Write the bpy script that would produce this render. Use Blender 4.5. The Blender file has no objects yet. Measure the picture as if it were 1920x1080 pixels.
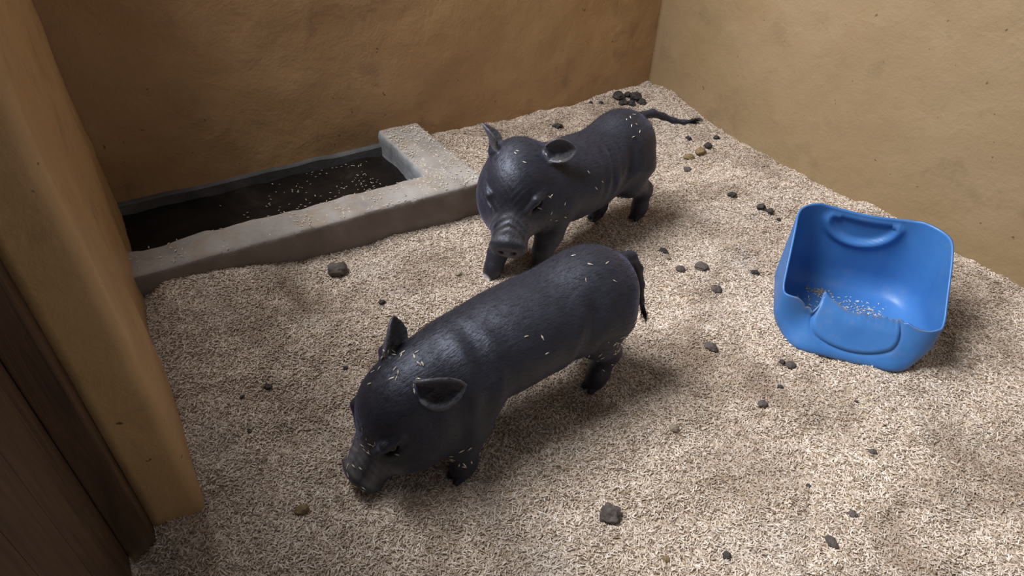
import bpy, bmesh, math, random
import numpy as np
from mathutils import Vector, Matrix, noise as mnoise

random.seed(7)
rng = np.random.default_rng(7)
scene = bpy.context.scene
COL = scene.collection

# ------------------------------------------------------------------ camera
cam_data = bpy.data.cameras.new('camera')
cam_data.sensor_width = 36.0
cam_data.lens = 36.0 * 1190.0 / 1920.0
cam_data.clip_start = 0.02
cam = bpy.data.objects.new('camera', cam_data)
COL.objects.link(cam)
cam.matrix_world = Matrix(((0.99934599, -0.03616055, 0.0, 0.0),
                           (0.02228205, 0.61579488, -0.78759137, 0.0),
                           (0.02847973, 0.78707628, 0.61619788, 1.0),
                           (0, 0, 0, 1)))
scene.camera = cam

# ------------------------------------------------------------------ light
vs = scene.view_settings
vs.view_transform = 'Standard'
vs.look = 'None'
vs.gamma = 1.0
vs.use_curve_mapping = False
vs.exposure = 0.0

world = bpy.data.worlds.new('world')
scene.world = world
world.use_nodes = True
bg = world.node_tree.nodes['Background']
bg.inputs[0].default_value = (0.90, 0.93, 1.0, 1)
bg.inputs[1].default_value = 0.22

# room frame: s runs leftwards along the back wall from the far corner, t towards the viewer
ANG = math.radians(33.5)
CORNER = np.array([0.48, 2.70])
E1 = np.array([math.cos(ANG), math.sin(ANG)])
E2 = np.array([math.sin(ANG), -math.cos(ANG)])


def W(s, t, z=0.0):
    p = CORNER - s * E1 + t * E2
    return Vector((p[0], p[1], z))


def ST(x, y):
    dx = CORNER[0] - x
    dy = CORNER[1] - y
    return dx * E1[0] + dy * E1[1], -(dx * E2[0] + dy * E2[1])


def area_light(name, loc, target, sx, sy, power, color):
    l = bpy.data.lights.new(name, 'AREA')
    l.shape = 'RECTANGLE'
    l.size = sx
    l.size_y = sy
    l.energy = power
    l.color = color
    o = bpy.data.objects.new(name, l)
    COL.objects.link(o)
    o.location = loc
    o.rotation_euler = (Vector(target) - Vector(loc)).to_track_quat('-Z', 'Y').to_euler()
    return o


# daylight of the open side of the shed, above and beyond the left wall
area_light('open_side_daylight', W(2.50, 0.15, 3.0), W(0.8, 0.95, 0.0), 2.1, 1.0, 245.0, (0.92, 0.95, 1.0))

# ------------------------------------------------------------------ helpers


def smoothstep(a, b, x):
    t = np.clip((x - a) / (b - a), 0, 1)
    return t * t * (3 - 2 * t)


def vnoise(x, y, seed=0):
    """2-d value noise in -1..1, vectorised"""
    xi = np.floor(x).astype(np.int64)
    yi = np.floor(y).astype(np.int64)
    xf = x - xi
    yf = y - yi
    u = xf * xf * xf * (xf * (xf * 6 - 15) + 10)
    v = yf * yf * yf * (yf * (yf * 6 - 15) + 10)

    def h(i, j):
        n = (i * 374761393 + j * 668265263 + seed * 1442695041) & 0xffffffff
        n = ((n ^ (n >> 13)) * 1274126177) & 0xffffffff
        n = n ^ (n >> 16)
        return (n & 0xffff) / 32767.5 - 1.0
    a = h(xi, yi)
    b = h(xi + 1, yi)
    c = h(xi, yi + 1)
    d = h(xi + 1, yi + 1)
    return (a * (1 - u) + b * u) * (1 - v) + (c * (1 - u) + d * u) * v


def fbm(x, y, octaves=4, seed=0):
    s = 0
    amp = 1.0
    for o in range(octaves):
        s = s + amp * vnoise(x * 2 ** o + 17.3 * o, y * 2 ** o - 9.1 * o, seed + o)
        amp *= 0.5
    return s


def tag(o, label=None, cat=None, group=None, kind=None):
    if label:
        o['label'] = label
    if cat:
        o['category'] = cat
    if group:
        o['group'] = group
    if kind:
        o['kind'] = kind
    return o


def mesh_obj(name, verts, faces, mat, parent=None, smooth=True):
    me = bpy.data.meshes.new(name)
    me.from_pydata([tuple(map(float, v)) for v in verts], [], [tuple(int(i) for i in f) for f in faces])
    me.update()
    if smooth:
        me.polygons.foreach_set('use_smooth', [True] * len(me.polygons))
    if mat:
        me.materials.append(mat)
    o = bpy.data.objects.new(name, me)
    COL.objects.link(o)
    if parent:
        o.parent = parent
    return o


def grid_faces(nu, nv, wrap=False):
    f = []
    for i in range(nu if wrap else nu - 1):
        for j in range(nv - 1):
            a = i * nv + j
            b = ((i + 1) % nu) * nv + j
            f.append((a, b, b + 1, a + 1))
    return f


def bm_obj(name, bm, mat, parent=None, smooth=False):
    me = bpy.data.meshes.new(name)
    bm.normal_update()
    bm.to_mesh(me)
    bm.free()
    if smooth:
        me.polygons.foreach_set('use_smooth', [True] * len(me.polygons))
    me.materials.append(mat)
    o = bpy.data.objects.new(name, me)
    COL.objects.link(o)
    if parent:
        o.parent = parent
    return o


# ------------------------------------------------------------------ materials
class NT:
    def __init__(self, name):
        self.m = bpy.data.materials.new(name)
        self.m.use_nodes = True
        self.t = self.m.node_tree
        self.b = self.t.nodes['Principled BSDF']

    def n(self, typ, **kw):
        nd = self.t.nodes.new(typ)
        for k, v in kw.items():
            if isinstance(v, (int, float, str, bool)) and hasattr(nd, k):
                setattr(nd, k, v)
            else:
                nd.inputs[k.replace('_', ' ')].default_value = v
        return nd

    def l(self, a, b):
        self.t.links.new(a, b)

    def noise(self, scale, detail=4, rough=0.55, vec=None, dist=0.0):
        nd = self.n('ShaderNodeTexNoise')
        nd.inputs['Scale'].default_value = scale
        nd.inputs['Detail'].default_value = detail
        nd.inputs['Roughness'].default_value = rough
        nd.inputs['Distortion'].default_value = dist
        if vec is not None:
            self.l(vec, nd.inputs['Vector'])
        return nd

    def ramp(self, fac, stops, interp='LINEAR'):
        nd = self.n('ShaderNodeValToRGB')
        cr = nd.color_ramp
        cr.interpolation = interp
        while len(cr.elements) < len(stops):
            cr.elements.new(0.5)
        for e, (p, c) in zip(cr.elements, stops):
            e.position = p
            e.color = (c[0], c[1], c[2], 1) if len(c) == 3 else c
        self.l(fac, nd.inputs['Fac'])
        return nd

    def mix(self, fac, a, b, mode='MIX'):
        nd = self.n('ShaderNodeMix')
        nd.data_type = 'RGBA'
        nd.blend_type = mode
        for sock, v in ((nd.inputs[0], fac), (nd.inputs[6], a), (nd.inputs[7], b)):
            if isinstance(v, (int, float)):
                sock.default_value = v
            elif isinstance(v, tuple):
                sock.default_value = (v[0], v[1], v[2], 1)
            else:
                self.l(v, sock)
        return nd.outputs[2]

    def bump(self, height, strength=0.3, dist=0.01, normal=None):
        nd = self.n('ShaderNodeBump')
        nd.inputs['Strength'].default_value = strength
        nd.inputs['Distance'].default_value = dist
        self.l(height, nd.inputs['Height'])
        if normal is not None:
            self.l(normal, nd.inputs['Normal'])
        return nd.outputs['Normal']

    def pos(self):
        return self.n('ShaderNodeNewGeometry').outputs['Position']

    def scaled(self, vec, s, rot=(0, 0, 0)):
        nd = self.n('ShaderNodeMapping')
        nd.inputs['Scale'].default_value = s
        nd.inputs['Rotation'].default_value = rot
        self.l(vec, nd.inputs['Vector'])
        return nd.outputs['Vector']


def wall_material(name, base, pale, dirt, rough=0.55):
    m = NT(name)
    p = m.pos()
    n1 = m.noise(2.2, 6, 0.6, p, 0.6)
    r1 = m.ramp(n1.outputs['Fac'], [(0.32, base), (0.68, pale)])
    n2 = m.noise(7.0, 5, 0.65, p)
    r2 = m.ramp(n2.outputs['Fac'], [(0.56, (0, 0, 0)), (0.78, (1, 1, 1))])
    c = m.mix(r2.outputs['Color'], r1.outputs['Color'], dirt)
    # scattered specks of splashed dirt
    n3 = m.noise(55.0, 2, 0.5, p)
    r3 = m.ramp(n3.outputs['Fac'], [(0.735, (0, 0, 0)), (0.76, (1, 1, 1))])
    c = m.mix(r3.outputs['Color'], c, (dirt[0] * 0.6, dirt[1] * 0.55, dirt[2] * 0.5))
    m.l(c, m.b.inputs['Base Color'])
    rr = m.ramp(n2.outputs['Fac'], [(0.3, (rough - .1,) * 3), (0.7, (rough + .15,) * 3)])
    m.l(rr.outputs['Color'], m.b.inputs['Roughness'])
    n4 = m.noise(14.0, 6, 0.6, p, 0.3)
    n5 = m.noise(120.0, 3, 0.6, p)
    nb = m.bump(n4.outputs['Fac'], 0.22, 0.02)
    nb = m.bump(n5.outputs['Fac'], 0.18, 0.004, nb)
    m.l(nb, m.b.inputs['Normal'])
    return m.m


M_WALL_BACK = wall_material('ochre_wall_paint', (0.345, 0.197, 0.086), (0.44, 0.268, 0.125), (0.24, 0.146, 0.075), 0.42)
M_WALL_RIGHT = wall_material('muted_ochre_wall_paint', (0.268, 0.177, 0.086), (0.305, 0.212, 0.115), (0.221, 0.149, 0.073), 0.6)  # less saturated ochre than the back wall
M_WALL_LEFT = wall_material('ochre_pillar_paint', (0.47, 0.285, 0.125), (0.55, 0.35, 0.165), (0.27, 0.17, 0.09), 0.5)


def concrete_material():
    m = NT('worn_concrete')
    p = m.pos()
    n1 = m.noise(6.0, 6, 0.65, p, 0.4)
    r1 = m.ramp(n1.outputs['Fac'], [(0.28, (0.205, 0.177, 0.154)), (0.5, (0.315, 0.278, 0.246)), (0.75, (0.40, 0.363, 0.337))])
    n2 = m.noise(11.0, 5, 0.6, p, 0.8)
    r2 = m.ramp(n2.outputs['Fac'], [(0.52, (0, 0, 0)), (0.72, (0.65, 0.65, 0.65))])
    c = m.mix(r2.outputs['Color'], r1.outputs['Color'], (0.27, 0.193, 0.107))     # ochre paint splashes
    m.l(c, m.b.inputs['Base Color'])
    m.b.inputs['Roughness'].default_value = 0.8
    n3 = m.noise(60.0, 6, 0.7, p)
    m.l(m.bump(n3.outputs['Fac'], 0.45, 0.006), m.b.inputs['Normal'])
    return m.m


M_CONC = concrete_material()


def concrete_side_material(name, a, b, c3):
    m = NT(name)
    p = m.pos()
    n1 = m.noise(9.0, 6, 0.65, p, 0.4)
    r1 = m.ramp(n1.outputs['Fac'], [(0.3, a), (0.52, b), (0.75, c3)])
    m.l(r1.outputs['Color'], m.b.inputs['Base Color'])
    m.b.inputs['Roughness'].default_value = 0.75
    n3 = m.noise(50.0, 6, 0.7, p)
    m.l(m.bump(n3.outputs['Fac'], 0.4, 0.006), m.b.inputs['Normal'])
    return m.m


M_CONC_SIDE = concrete_side_material('shade_toned_concrete', (0.14, 0.115, 0.098), (0.20, 0.165, 0.142), (0.26, 0.22, 0.19))  # darker colour stands in for the shade on the kerb's front face
M_CONC_DARK = concrete_side_material('dark_concrete', (0.05, 0.048, 0.046), (0.095, 0.09, 0.088), (0.16, 0.155, 0.15))  # darkest of the concrete greys, used for the skirting
M_CONC_GREY = concrete_side_material('lit_grey_concrete', (0.16, 0.16, 0.16), (0.28, 0.29, 0.30), (0.40, 0.42, 0.44))  # light on the kerb's inner faces put into a paler, bluish colour


def sludge_material():
    m = NT('wet_sludge')
    p = m.pos()
    n1 = m.noise(9.0, 6, 0.65, p, 0.6)
    r1 = m.ramp(n1.outputs['Fac'], [(0.35, (0.006, 0.005, 0.0045)), (0.6, (0.018, 0.013, 0.010)), (0.8, (0.045, 0.033, 0.025))])
    m.l(r1.outputs['Color'], m.b.inputs['Base Color'])
    m.b.inputs['Roughness'].default_value = 0.45
    m.b.inputs['Specular IOR Level'].default_value = 0.15
    n3 = m.noise(40.0, 5, 0.6, p)
    m.l(m.bump(n3.outputs['Fac'], 0.3, 0.005), m.b.inputs['Normal'])
    return m.m


M_SLUDGE = sludge_material()


def hull_material(name, instanced=True):
    m = NT(name)
    oi = m.n('ShaderNodeObjectInfo')
    if instanced:
        rnd = oi.outputs['Random']
    else:
        rnd = m.noise(350.0, 2, 0.5, m.pos()).outputs['Fac']
    stops = [(0.0, (0.21, 0.15, 0.105)), (0.2, (0.42, 0.32, 0.235)), (0.5, (0.62, 0.50, 0.395)),
             (0.8, (0.72, 0.60, 0.49)), (1.0, (0.84, 0.76, 0.66))]
    if not instanced:
        stops = [(0.3, (0.22, 0.16, 0.10)), (0.5, (0.38, 0.285, 0.19)), (0.7, (0.58, 0.47, 0.34))]
    r = m.ramp(rnd, stops)
    p = m.pos()
    # damp and trodden patches of their own shape
    n1 = m.noise(3.1, 5, 0.6, p, 0.5)
    r1 = m.ramp(n1.outputs['Fac'], [(0.48, (0, 0, 0)), (0.68, (0.85, 0.85, 0.85))])
    c = m.mix(r1.outputs['Color'], r.outputs['Color'], (0.24, 0.165, 0.11))
    n2 = m.noise(5.3, 4, 0.6, m.scaled(p, (1, 1, 1), (0, 0, 1.1)), 0.3)
    r2 = m.ramp(n2.outputs['Fac'], [(0.54, (0, 0, 0)), (0.72, (0.35, 0.35, 0.35))])
    c = m.mix(r2.outputs['Color'], c, (0.60, 0.55, 0.49))
    m.l(c, m.b.inputs['Base Color'])
    m.b.inputs['Roughness'].default_value = 0.6
    m.b.inputs['Specular IOR Level'].default_value = 0.3
    return m.m


M_HULL = hull_material('rice_hull')
M_HULL_BED = hull_material('rice_hull_litter', False)


def loose_hull_material():
    m = NT('loose_rice_hull')
    r = m.ramp(m.noise(160.0, 1, 0.5, m.pos()).outputs['Fac'], [(0.3, (0.42, 0.34, 0.23)), (0.7, (0.76, 0.68, 0.54))])
    m.l(r.outputs['Color'], m.b.inputs['Base Color'])
    m.b.inputs['Roughness'].default_value = 0.55
    return m.m


M_LOOSE = loose_hull_material()


def dung_material(name, a, b):
    m = NT(name)
    p = m.pos()
    r = m.ramp(m.noise(70.0, 5, 0.6, p).outputs['Fac'], [(0.3, a), (0.7, b)])
    m.l(r.outputs['Color'], m.b.inputs['Base Color'])
    m.b.inputs['Roughness'].default_value = 0.8
    m.l(m.bump(m.noise(180.0, 4, 0.6, p).outputs['Fac'], 0.5, 0.004), m.b.inputs['Normal'])
    return m.m


M_DUNG = dung_material('grey_brown_dung', (0.055, 0.042, 0.036), (0.115, 0.092, 0.078))
M_DUNG_DARK = dung_material('dark_dung', (0.018, 0.015, 0.013), (0.055, 0.045, 0.038))
M_DUNG_PALE = dung_material('pale_dried_dung', (0.20, 0.15, 0.105), (0.31, 0.245, 0.175))
M_DUNG_OCHRE = dung_material('ochre_dung', (0.12, 0.075, 0.028), (0.27, 0.19, 0.085))


def pig_material():
    m = NT('black_pig_skin')
    p = m.n('ShaderNodeTexCoord').outputs['Object']
    at = m.n('ShaderNodeAttribute')
    at.attribute_name = 'pigment'
    n1 = m.noise(22.0, 5, 0.6, p)
    r = m.ramp(n1.outputs['Fac'], [(0.3, (0.010, 0.0095, 0.0125)), (0.7, (0.018, 0.017, 0.022))])
    grey = m.mix(n1.outputs['Fac'], (0.11, 0.10, 0.097), (0.29, 0.265, 0.25))
    sep = m.n('ShaderNodeSeparateColor')
    m.l(at.outputs['Color'], sep.inputs[0])
    c = m.mix(sep.outputs[0], r.outputs['Color'], grey)
    c = m.mix(sep.outputs[1], c, (0.55, 0.52, 0.5))
    m.l(c, m.b.inputs['Base Color'])
    m.b.inputs['Roughness'].default_value = 0.50
    m.b.inputs['Specular IOR Level'].default_value = 0.55
    m.b.inputs['Specular Tint'].default_value = (0.80, 0.84, 1.0, 1)
    m.b.inputs['Sheen Weight'].default_value = 0.15
    m.b.inputs['Sheen Roughness'].default_value = 0.45
    m.b.inputs['Sheen Tint'].default_value = (0.55, 0.58, 1.0, 1)  # bluish cast of the daylight put into the sheen and specular tints
    hair = m.noise(260.0, 3, 0.6, m.scaled(p, (0.16, 1, 0.6)))
    w = m.noise(48.0, 4, 0.6, p)
    nb = m.bump(w.outputs['Fac'], 0.22, 0.006)
    nb = m.bump(hair.outputs['Fac'], 0.35, 0.003, nb)
    m.l(nb, m.b.inputs['Normal'])
    return m.m


M_PIG = pig_material()


def plain(name, col, rough, spec=0.5, noise_scale=40.0, var=0.25, bump=0.2):
    m = NT(name)
    p = m.pos()
    n = m.noise(noise_scale, 4, 0.6, p)
    r = m.ramp(n.outputs['Fac'], [(0.3, tuple(c * (1 - var) for c in col)), (0.7, tuple(c * (1 + var) for c in col))])
    m.l(r.outputs['Color'], m.b.inputs['Base Color'])
    m.b.inputs['Roughness'].default_value = rough
    m.b.inputs['Specular IOR Level'].default_value = spec
    if bump:
        m.l(m.bump(n.outputs['Fac'], bump, 0.004), m.b.inputs['Normal'])
    return m.m


M_HAIR = plain('black_bristle', (0.012, 0.011, 0.013), 0.6, 0.2, 40, 0.2, 0)
M_EYE = plain('dark_eye', (0.006, 0.005, 0.005), 0.12, 0.5, 40, 0.1, 0)
M_FEED = plain('damp_feed', (0.20, 0.165, 0.075), 0.85, 0.3, 120, 0.5, 0.6)


def tub_material():
    m = NT('blue_plastic')
    p = m.pos()
    n1 = m.noise(8.0, 5, 0.6, p)
    r = m.ramp(n1.outputs['Fac'], [(0.3, (0.034, 0.140, 0.39)), (0.7, (0.052, 0.185, 0.46))])
    n2 = m.noise(26.0, 6, 0.7, p, 0.5)
    r2 = m.ramp(n2.outputs['Fac'], [(0.55, (0, 0, 0)), (0.8, (0.4, 0.4, 0.4))])
    c = m.mix(r2.outputs['Color'], r.outputs['Color'], (0.16, 0.20, 0.27))        # dusty scuffs
    at = m.n('ShaderNodeAttribute')
    at.attribute_name = 'grime'
    c = m.mix(at.outputs['Fac'], c, (0.16, 0.145, 0.11))
    m.l(c, m.b.inputs['Base Color'])
    rr = m.ramp(n2.outputs['Fac'], [(0.3, (0.34,) * 3), (0.7, (0.55,) * 3)])
    m.l(rr.outputs['Color'], m.b.inputs['Roughness'])
    m.l(m.bump(n2.outputs['Fac'], 0.12, 0.004), m.b.inputs['Normal'])
    return m.m


M_TUB = tub_material()


def wood_material():
    m = NT('dark_brown_wood')
    p = m.pos()
    v = m.scaled(p, (9, 9, 0.8))
    n1 = m.noise(6.0, 5, 0.6, v, 0.8)
    r = m.ramp(n1.outputs['Fac'], [(0.3, (0.055, 0.03, 0.016)), (0.7, (0.13, 0.073, 0.04))])
    m.l(r.outputs['Color'], m.b.inputs['Base Color'])
    m.b.inputs['Roughness'].default_value = 0.65
    m.l(m.bump(n1.outputs['Fac'], 0.4, 0.004), m.b.inputs['Normal'])
    return m.m


M_WOOD = wood_material()

# ------------------------------------------------------------------ room shell
S_RIGHT, T_BACK, S_LEFT = 0.05, 0.15, 1.98
WALL_H = 1.35


def wall(name, p0, p1, normal, z0, z1, thick, mat, amp, seed, step=0.02):
    """plastered wall slab: p0->p1 runs along the visible face, relief modelled on that face"""
    p0 = Vector(p0)
    p1 = Vector(p1)
    n = Vector(normal)
    L = (p1 - p0).length
    nu = int(L / step) + 1
    nv = int((z1 - z0) / step) + 1
    u = np.linspace(0, L, nu)
    z = np.linspace(z0, z1, nv)
    U, Z = np.meshgrid(u, z, indexing='ij')
    D = amp * (fbm(U * 2.6, Z * 2.6, 3, seed) * 0.6 + fbm(U * 11, Z * 11, 3, seed + 9) * 0.10)
    d = (p1 - p0).normalized()
    V = []
    for i in range(nu):
        for j in range(nv):
            q = p0 + d * float(U[i, j]) + n * float(D[i, j])
            V.append((q.x, q.y, float(Z[i, j])))
    F = grid_faces(nu, nv)
    base = len(V)
    for uu in (0, L):
        for zz in (z0, z1):
            q = p0 + d * uu - n * thick
            V.append((q.x, q.y, zz))
    b00, b01, b10, b11 = base, base + 1, base + 2, base + 3
    F.append((b00, b01, b11, b10))
    F.append([i * nv for i in range(nu)] + [b10, b00])
    F.append([i * nv + nv - 1 for i in range(nu)][::-1] + [b01, b11])
    F.append([j for j in range(nv)][::-1] + [b00, b01])
    F.append([(nu - 1) * nv + j for j in range(nv)] + [b11, b10])
    o = mesh_obj(name, V, F, mat)
    bm = bmesh.new()
    bm.from_mesh(o.data)
    bmesh.ops.recalc_face_normals(bm, faces=bm.faces)
    bm.to_mesh(o.data)
    bm.free()
    for pl in o.data.polygons:
        pl.use_smooth = len(pl.vertices) == 4 and pl.area < 0.01
    tag(o, kind='structure')
    return o


e1 = Vector((E1[0], E1[1], 0))
e2 = Vector((E2[0], E2[1], 0))
w = wall('wall_back', W(S_LEFT + 0.20, T_BACK), W(S_RIGHT - 0.12, T_BACK), e2, -0.08, WALL_H, 0.12, M_WALL_BACK, 0.012, 3)
tag(w, 'shaded brownish ochre plaster wall behind the concrete trough')
w = wall('wall_right', W(S_RIGHT, T_BACK - 0.0), W(S_RIGHT, 3.0), -e1, -0.08, WALL_H, 0.12, M_WALL_RIGHT, 0.008, 21)
tag(w, 'pale ochre wall behind the blue tub')


def left_wall():
    # rounded plaster end towards the gate
    s0, s1, t0, t1, r = S_LEFT, S_LEFT + 0.078, T_BACK, 1.185, 0.018
    prof = []
    nt = 50
    for i in range(nt):
        prof.append((s0, t0 + (t1 - r - t0) * i / (nt - 1)))
    for k in range(1, 7):
        a = math.pi / 2 * k / 6
        prof.append((s0 + r - r * math.cos(a), t1 - r + r * math.sin(a)))
    for i in range(1, 6):
        prof.append((s0 + r + (s1 - s0 - r) * i / 5, t1))
    nz = 66
    V = []
    zs = np.linspace(-0.08, WALL_H, nz)
    pr = np.array(prof)
    arc = np.concatenate([[0], np.cumsum(np.hypot(*np.diff(pr, axis=0).T))])
    A, Z = np.meshgrid(arc, zs, indexing='ij')
    D = 0.006 * fbm(A * 5, Z * 5, 4, 51)
    for i, (s, t) in enumerate(prof):
        k = (i - nt + 1) / 6.0
        k = min(max(k, 0), 1)
        ns, ntv = -math.cos(k * math.pi / 2), math.sin(k * math.pi / 2)
        for j in range(nz):
            V.append(W(s + ns * D[i, j], t + ntv * D[i, j], zs[j]))
    F = grid_faces(len(prof), nz)
    b = len(V)
    for z in (zs[0], zs[-1]):
        V.append(W(s1, t0, z))
    n = len(prof)
    F.append([(n - 1) * nz + j for j in range(nz)] + [b + 1, b])
    F.append([i * nz + nz - 1 for i in range(n)] + [b + 1])
    F.append([i * nz for i in range(n)] + [b])
    F.append([j for j in range(nz)] + [b + 1, b])
    o = mesh_obj('wall_left', V, F, M_WALL_LEFT)
    bm = bmesh.new()
    bm.from_mesh(o.data)
    bmesh.ops.recalc_face_normals(bm, faces=bm.faces)
    bm.to_mesh(o.data)
    bm.free()
    for pl in o.data.polygons:
        pl.use_smooth = len(pl.vertices) == 4 and pl.area < 0.01
    tag(o, 'ochre plaster wall end with rounded corner at the left edge', kind='structure')


left_wall()

# concrete ground slab under everything
bm = bmesh.new()
vsl = [bm.verts.new(W(s, t, z)) for z in (-0.14, -0.079) for s, t in ((-0.1, 0), (2.9, 0), (2.9, 3.0), (-0.1, 3.0))]
for f in ((3, 2, 1, 0), (4, 5, 6, 7), (0, 1, 5, 4), (1, 2, 6, 5), (2, 3, 7, 6), (3, 0, 4, 7)):
    bm.faces.new([vsl[i] for i in f])
bmesh.ops.recalc_face_normals(bm, faces=bm.faces)
fl = bm_obj('floor', bm, M_CONC_SIDE)
tag(fl, 'bare grey-brown concrete floor under the rice hulls', kind='structure')

# ------------------------------------------------------------------ bedding height


def ground_z(x, y):
    s, t = ST(np.asarray(x, float), np.asarray(y, float))
    z = 0.016 * fbm(s * 3.3, t * 3.3, 3, 5) + 0.008 * fbm(s * 11, t * 11, 3, 15) + 0.0040 * fbm(s * 34, t * 34, 2, 25)
    # flatter where the animals stand
    x = np.asarray(x, float)
    y = np.asarray(y, float)
    for cx, cy in ((0.18, 0.97), (-0.08, 0.72), (0.30, 1.63), (0.0, 1.34)):
        z = z * (1 - 0.85 * np.exp(-((x - cx) ** 2 + (y - cy) ** 2) / 0.18 ** 2))
    # heaped against the back and right walls
    z = z + 0.062 * smoothstep(0.75, T_BACK, t) * smoothstep(1.30, 1.0, s)
    z = z + 0.028 * smoothstep(0.45, S_RIGHT, s)
    # heaped along the trough kerb, higher to the left
    prof = np.interp(s, [1.05, 1.10, 1.22, 1.43, 1.63, 1.74, 1.82, 1.93, 1.975, 2.1], [0.03, 0.02, 0.028, 0.034, 0.046, 0.072, 0.088, 0.095, 0.066, 0.05])
    fall = smoothstep(1.15, 0.62, t) * smoothstep(1.0, 1.12, s)
    z = z * (1 - 0.6 * fall * smoothstep(0.9, 0.6, t)) + prof * fall
    z = z + 0.03 * smoothstep(1.80, 1.97, s) * smoothstep(0.7, 0.95, t) * smoothstep(1.2, 1.05, t)
    # pressed flat under the tub
    k = smoothstep(0.165, 0.11, np.hypot(x - 0.807, y - 1.187))
    z = z - (z + 0.006) * k
    # outside the gate opening the litter thins out
    z = z - 0.05 * smoothstep(2.03, 2.12, s)
    return z


def gz(x, y):
    return float(ground_z(np.array([x]), np.array([y]))[0])


def make_bedding():
    ss = np.linspace(S_RIGHT - 0.02, 2.30, 190)
    ts = np.linspace(T_BACK - 0.02, 2.75, 215)
    S, T = np.meshgrid(ss, ts, indexing='ij')
    X = CORNER[0] - S * E1[0] + T * E2[0]
    Y = CORNER[1] - S * E1[1] + T * E2[1]
    Z = ground_z(X, Y)
    V = np.stack([X, Y, Z], -1).reshape(-1, 3)
    ns, nt = len(ss), len(ts)
    F = []
    for i in range(ns - 1):
        for j in range(nt - 1):
            sm, tm = (ss[i] + ss[i + 1]) / 2, (ts[j] + ts[j + 1]) / 2
            if sm > 1.10 and tm < 0.58:
                continue                    # the concrete trough stands here
            if sm > 2.01 and tm < 1.15:
                continue                    # behind the left wall
            a = i * nt + j
            F.append((a, a + nt, a + nt + 1, a + 1))
    o = mesh_obj('rice_hull_bedding', V, F, M_HULL_BED)
    bm = bmesh.new()
    bm.from_mesh(o.data)
    bmesh.ops.delete(bm, geom=[v for v in bm.verts if not v.link_faces], context='VERTS')
    bmesh.ops.recalc_face_normals(bm, faces=bm.faces)
    if bm.faces[0].normal.z < 0:
        bmesh.ops.reverse_faces(bm, faces=bm.faces)
    bm.to_mesh(o.data)
    bm.free()
    # density: close litter in the pen, thinner outside
    me = o.data
    at = me.attributes.new('dens', 'FLOAT', 'POINT')
    co = np.empty(len(me.vertices) * 3)
    me.vertices.foreach_get('co', co)
    co = co.reshape(-1, 3)
    s, t = ST(co[:, 0], co[:, 1])
    d = 1.0 - 0.8 * smoothstep(2.05, 2.2, s)
    d = d * (1 - 0.75 * smoothstep(2.15, 2.5, t))
    at.data.foreach_set('value', d.astype(np.float32))
    # hulls as real little husks
    ng = bpy.data.node_groups.new('scatter_hulls', 'GeometryNodeTree')
    ng.interface.new_socket('Geometry', in_out='INPUT', socket_type='NodeSocketGeometry')
    ng.interface.new_socket('Geometry', in_out='OUTPUT', socket_type='NodeSocketGeometry')
    N = ng.nodes
    L = ng.links
    gi = N.new('NodeGroupInput')
    go = N.new('NodeGroupOutput')
    dp = N.new('GeometryNodeDistributePointsOnFaces')
    dp.distribute_method = 'RANDOM'
    dn = N.new('GeometryNodeInputNamedAttribute')
    dn.data_type = 'FLOAT'
    dn.inputs['Name'].default_value = 'dens'
    mu = N.new('ShaderNodeMath')
    mu.operation = 'MULTIPLY'
    mu.inputs[1].default_value = 95000.0
    L.new(dn.outputs['Attribute'], mu.inputs[0])
    L.new(mu.outputs[0], dp.inputs['Density'])
    L.new(gi.outputs[0], dp.inputs['Mesh'])
    sp = N.new('GeometryNodeMeshUVSphere')
    sp.inputs['Segments'].default_value = 5
    sp.inputs['Rings'].default_value = 5
    sp.inputs['Radius'].default_value = 1.0
    tr = N.new('GeometryNodeTransform')
    tr.inputs['Scale'].default_value = (0.0009, 0.0013, 0.0050)
    tr.inputs['Rotation'].default_value = (0, math.pi / 2, 0)
    L.new(sp.outputs['Mesh'], tr.inputs['Geometry'])
    sm = N.new('GeometryNodeSetMaterial')
    sm.inputs['Material'].default_value = M_HULL
    L.new(tr.outputs['Geometry'], sm.inputs['Geometry'])
    ip = N.new('GeometryNodeInstanceOnPoints')
    L.new(dp.outputs['Points'], ip.inputs['Points'])
    L.new(sm.outputs['Geometry'], ip.inputs['Instance'])
    rv = N.new('FunctionNodeRandomValue')
    rv.data_type = 'FLOAT_VECTOR'
    rv.inputs['Min'].default_value = (-0.45, -0.45, 0.0)
    rv.inputs['Max'].default_value = (0.45, 0.45, 6.2832)
    e2r = N.new('FunctionNodeEulerToRotation')
    L.new(rv.outputs['Value'], e2r.inputs['Euler'])
    L.new(e2r.outputs['Rotation'], ip.inputs['Rotation'])
    rs = N.new('FunctionNodeRandomValue')
    rs.data_type = 'FLOAT'
    rs.inputs[2].default_value = 0.7
    rs.inputs[3].default_value = 1.2
    rs.inputs['Seed'].default_value = 3
    L.new(rs.outputs[1], ip.inputs['Scale'])
    # lift husks a little at random so that they lie over one another
    sp2 = N.new('GeometryNodeSetPosition')
    ro = N.new('FunctionNodeRandomValue')
    ro.data_type = 'FLOAT_VECTOR'
    ro.inputs['Min'].default_value = (0, 0, -0.0003)
    ro.inputs['Max'].default_value = (0, 0, 0.0035)
    ro.inputs['Seed'].default_value = 5
    L.new(dp.outputs['Points'], sp2.inputs['Geometry'])
    L.new(ro.outputs['Value'], sp2.inputs['Offset'])
    L.new(sp2.outputs['Geometry'], ip.inputs['Points'])
    jg = N.new('GeometryNodeJoinGeometry')
    L.new(gi.outputs[0], jg.inputs[0])
    L.new(ip.outputs['Instances'], jg.inputs[0])
    L.new(jg.outputs[0], go.inputs[0])
    md = o.modifiers.new('hulls', 'NODES')
    md.node_group = ng
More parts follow.
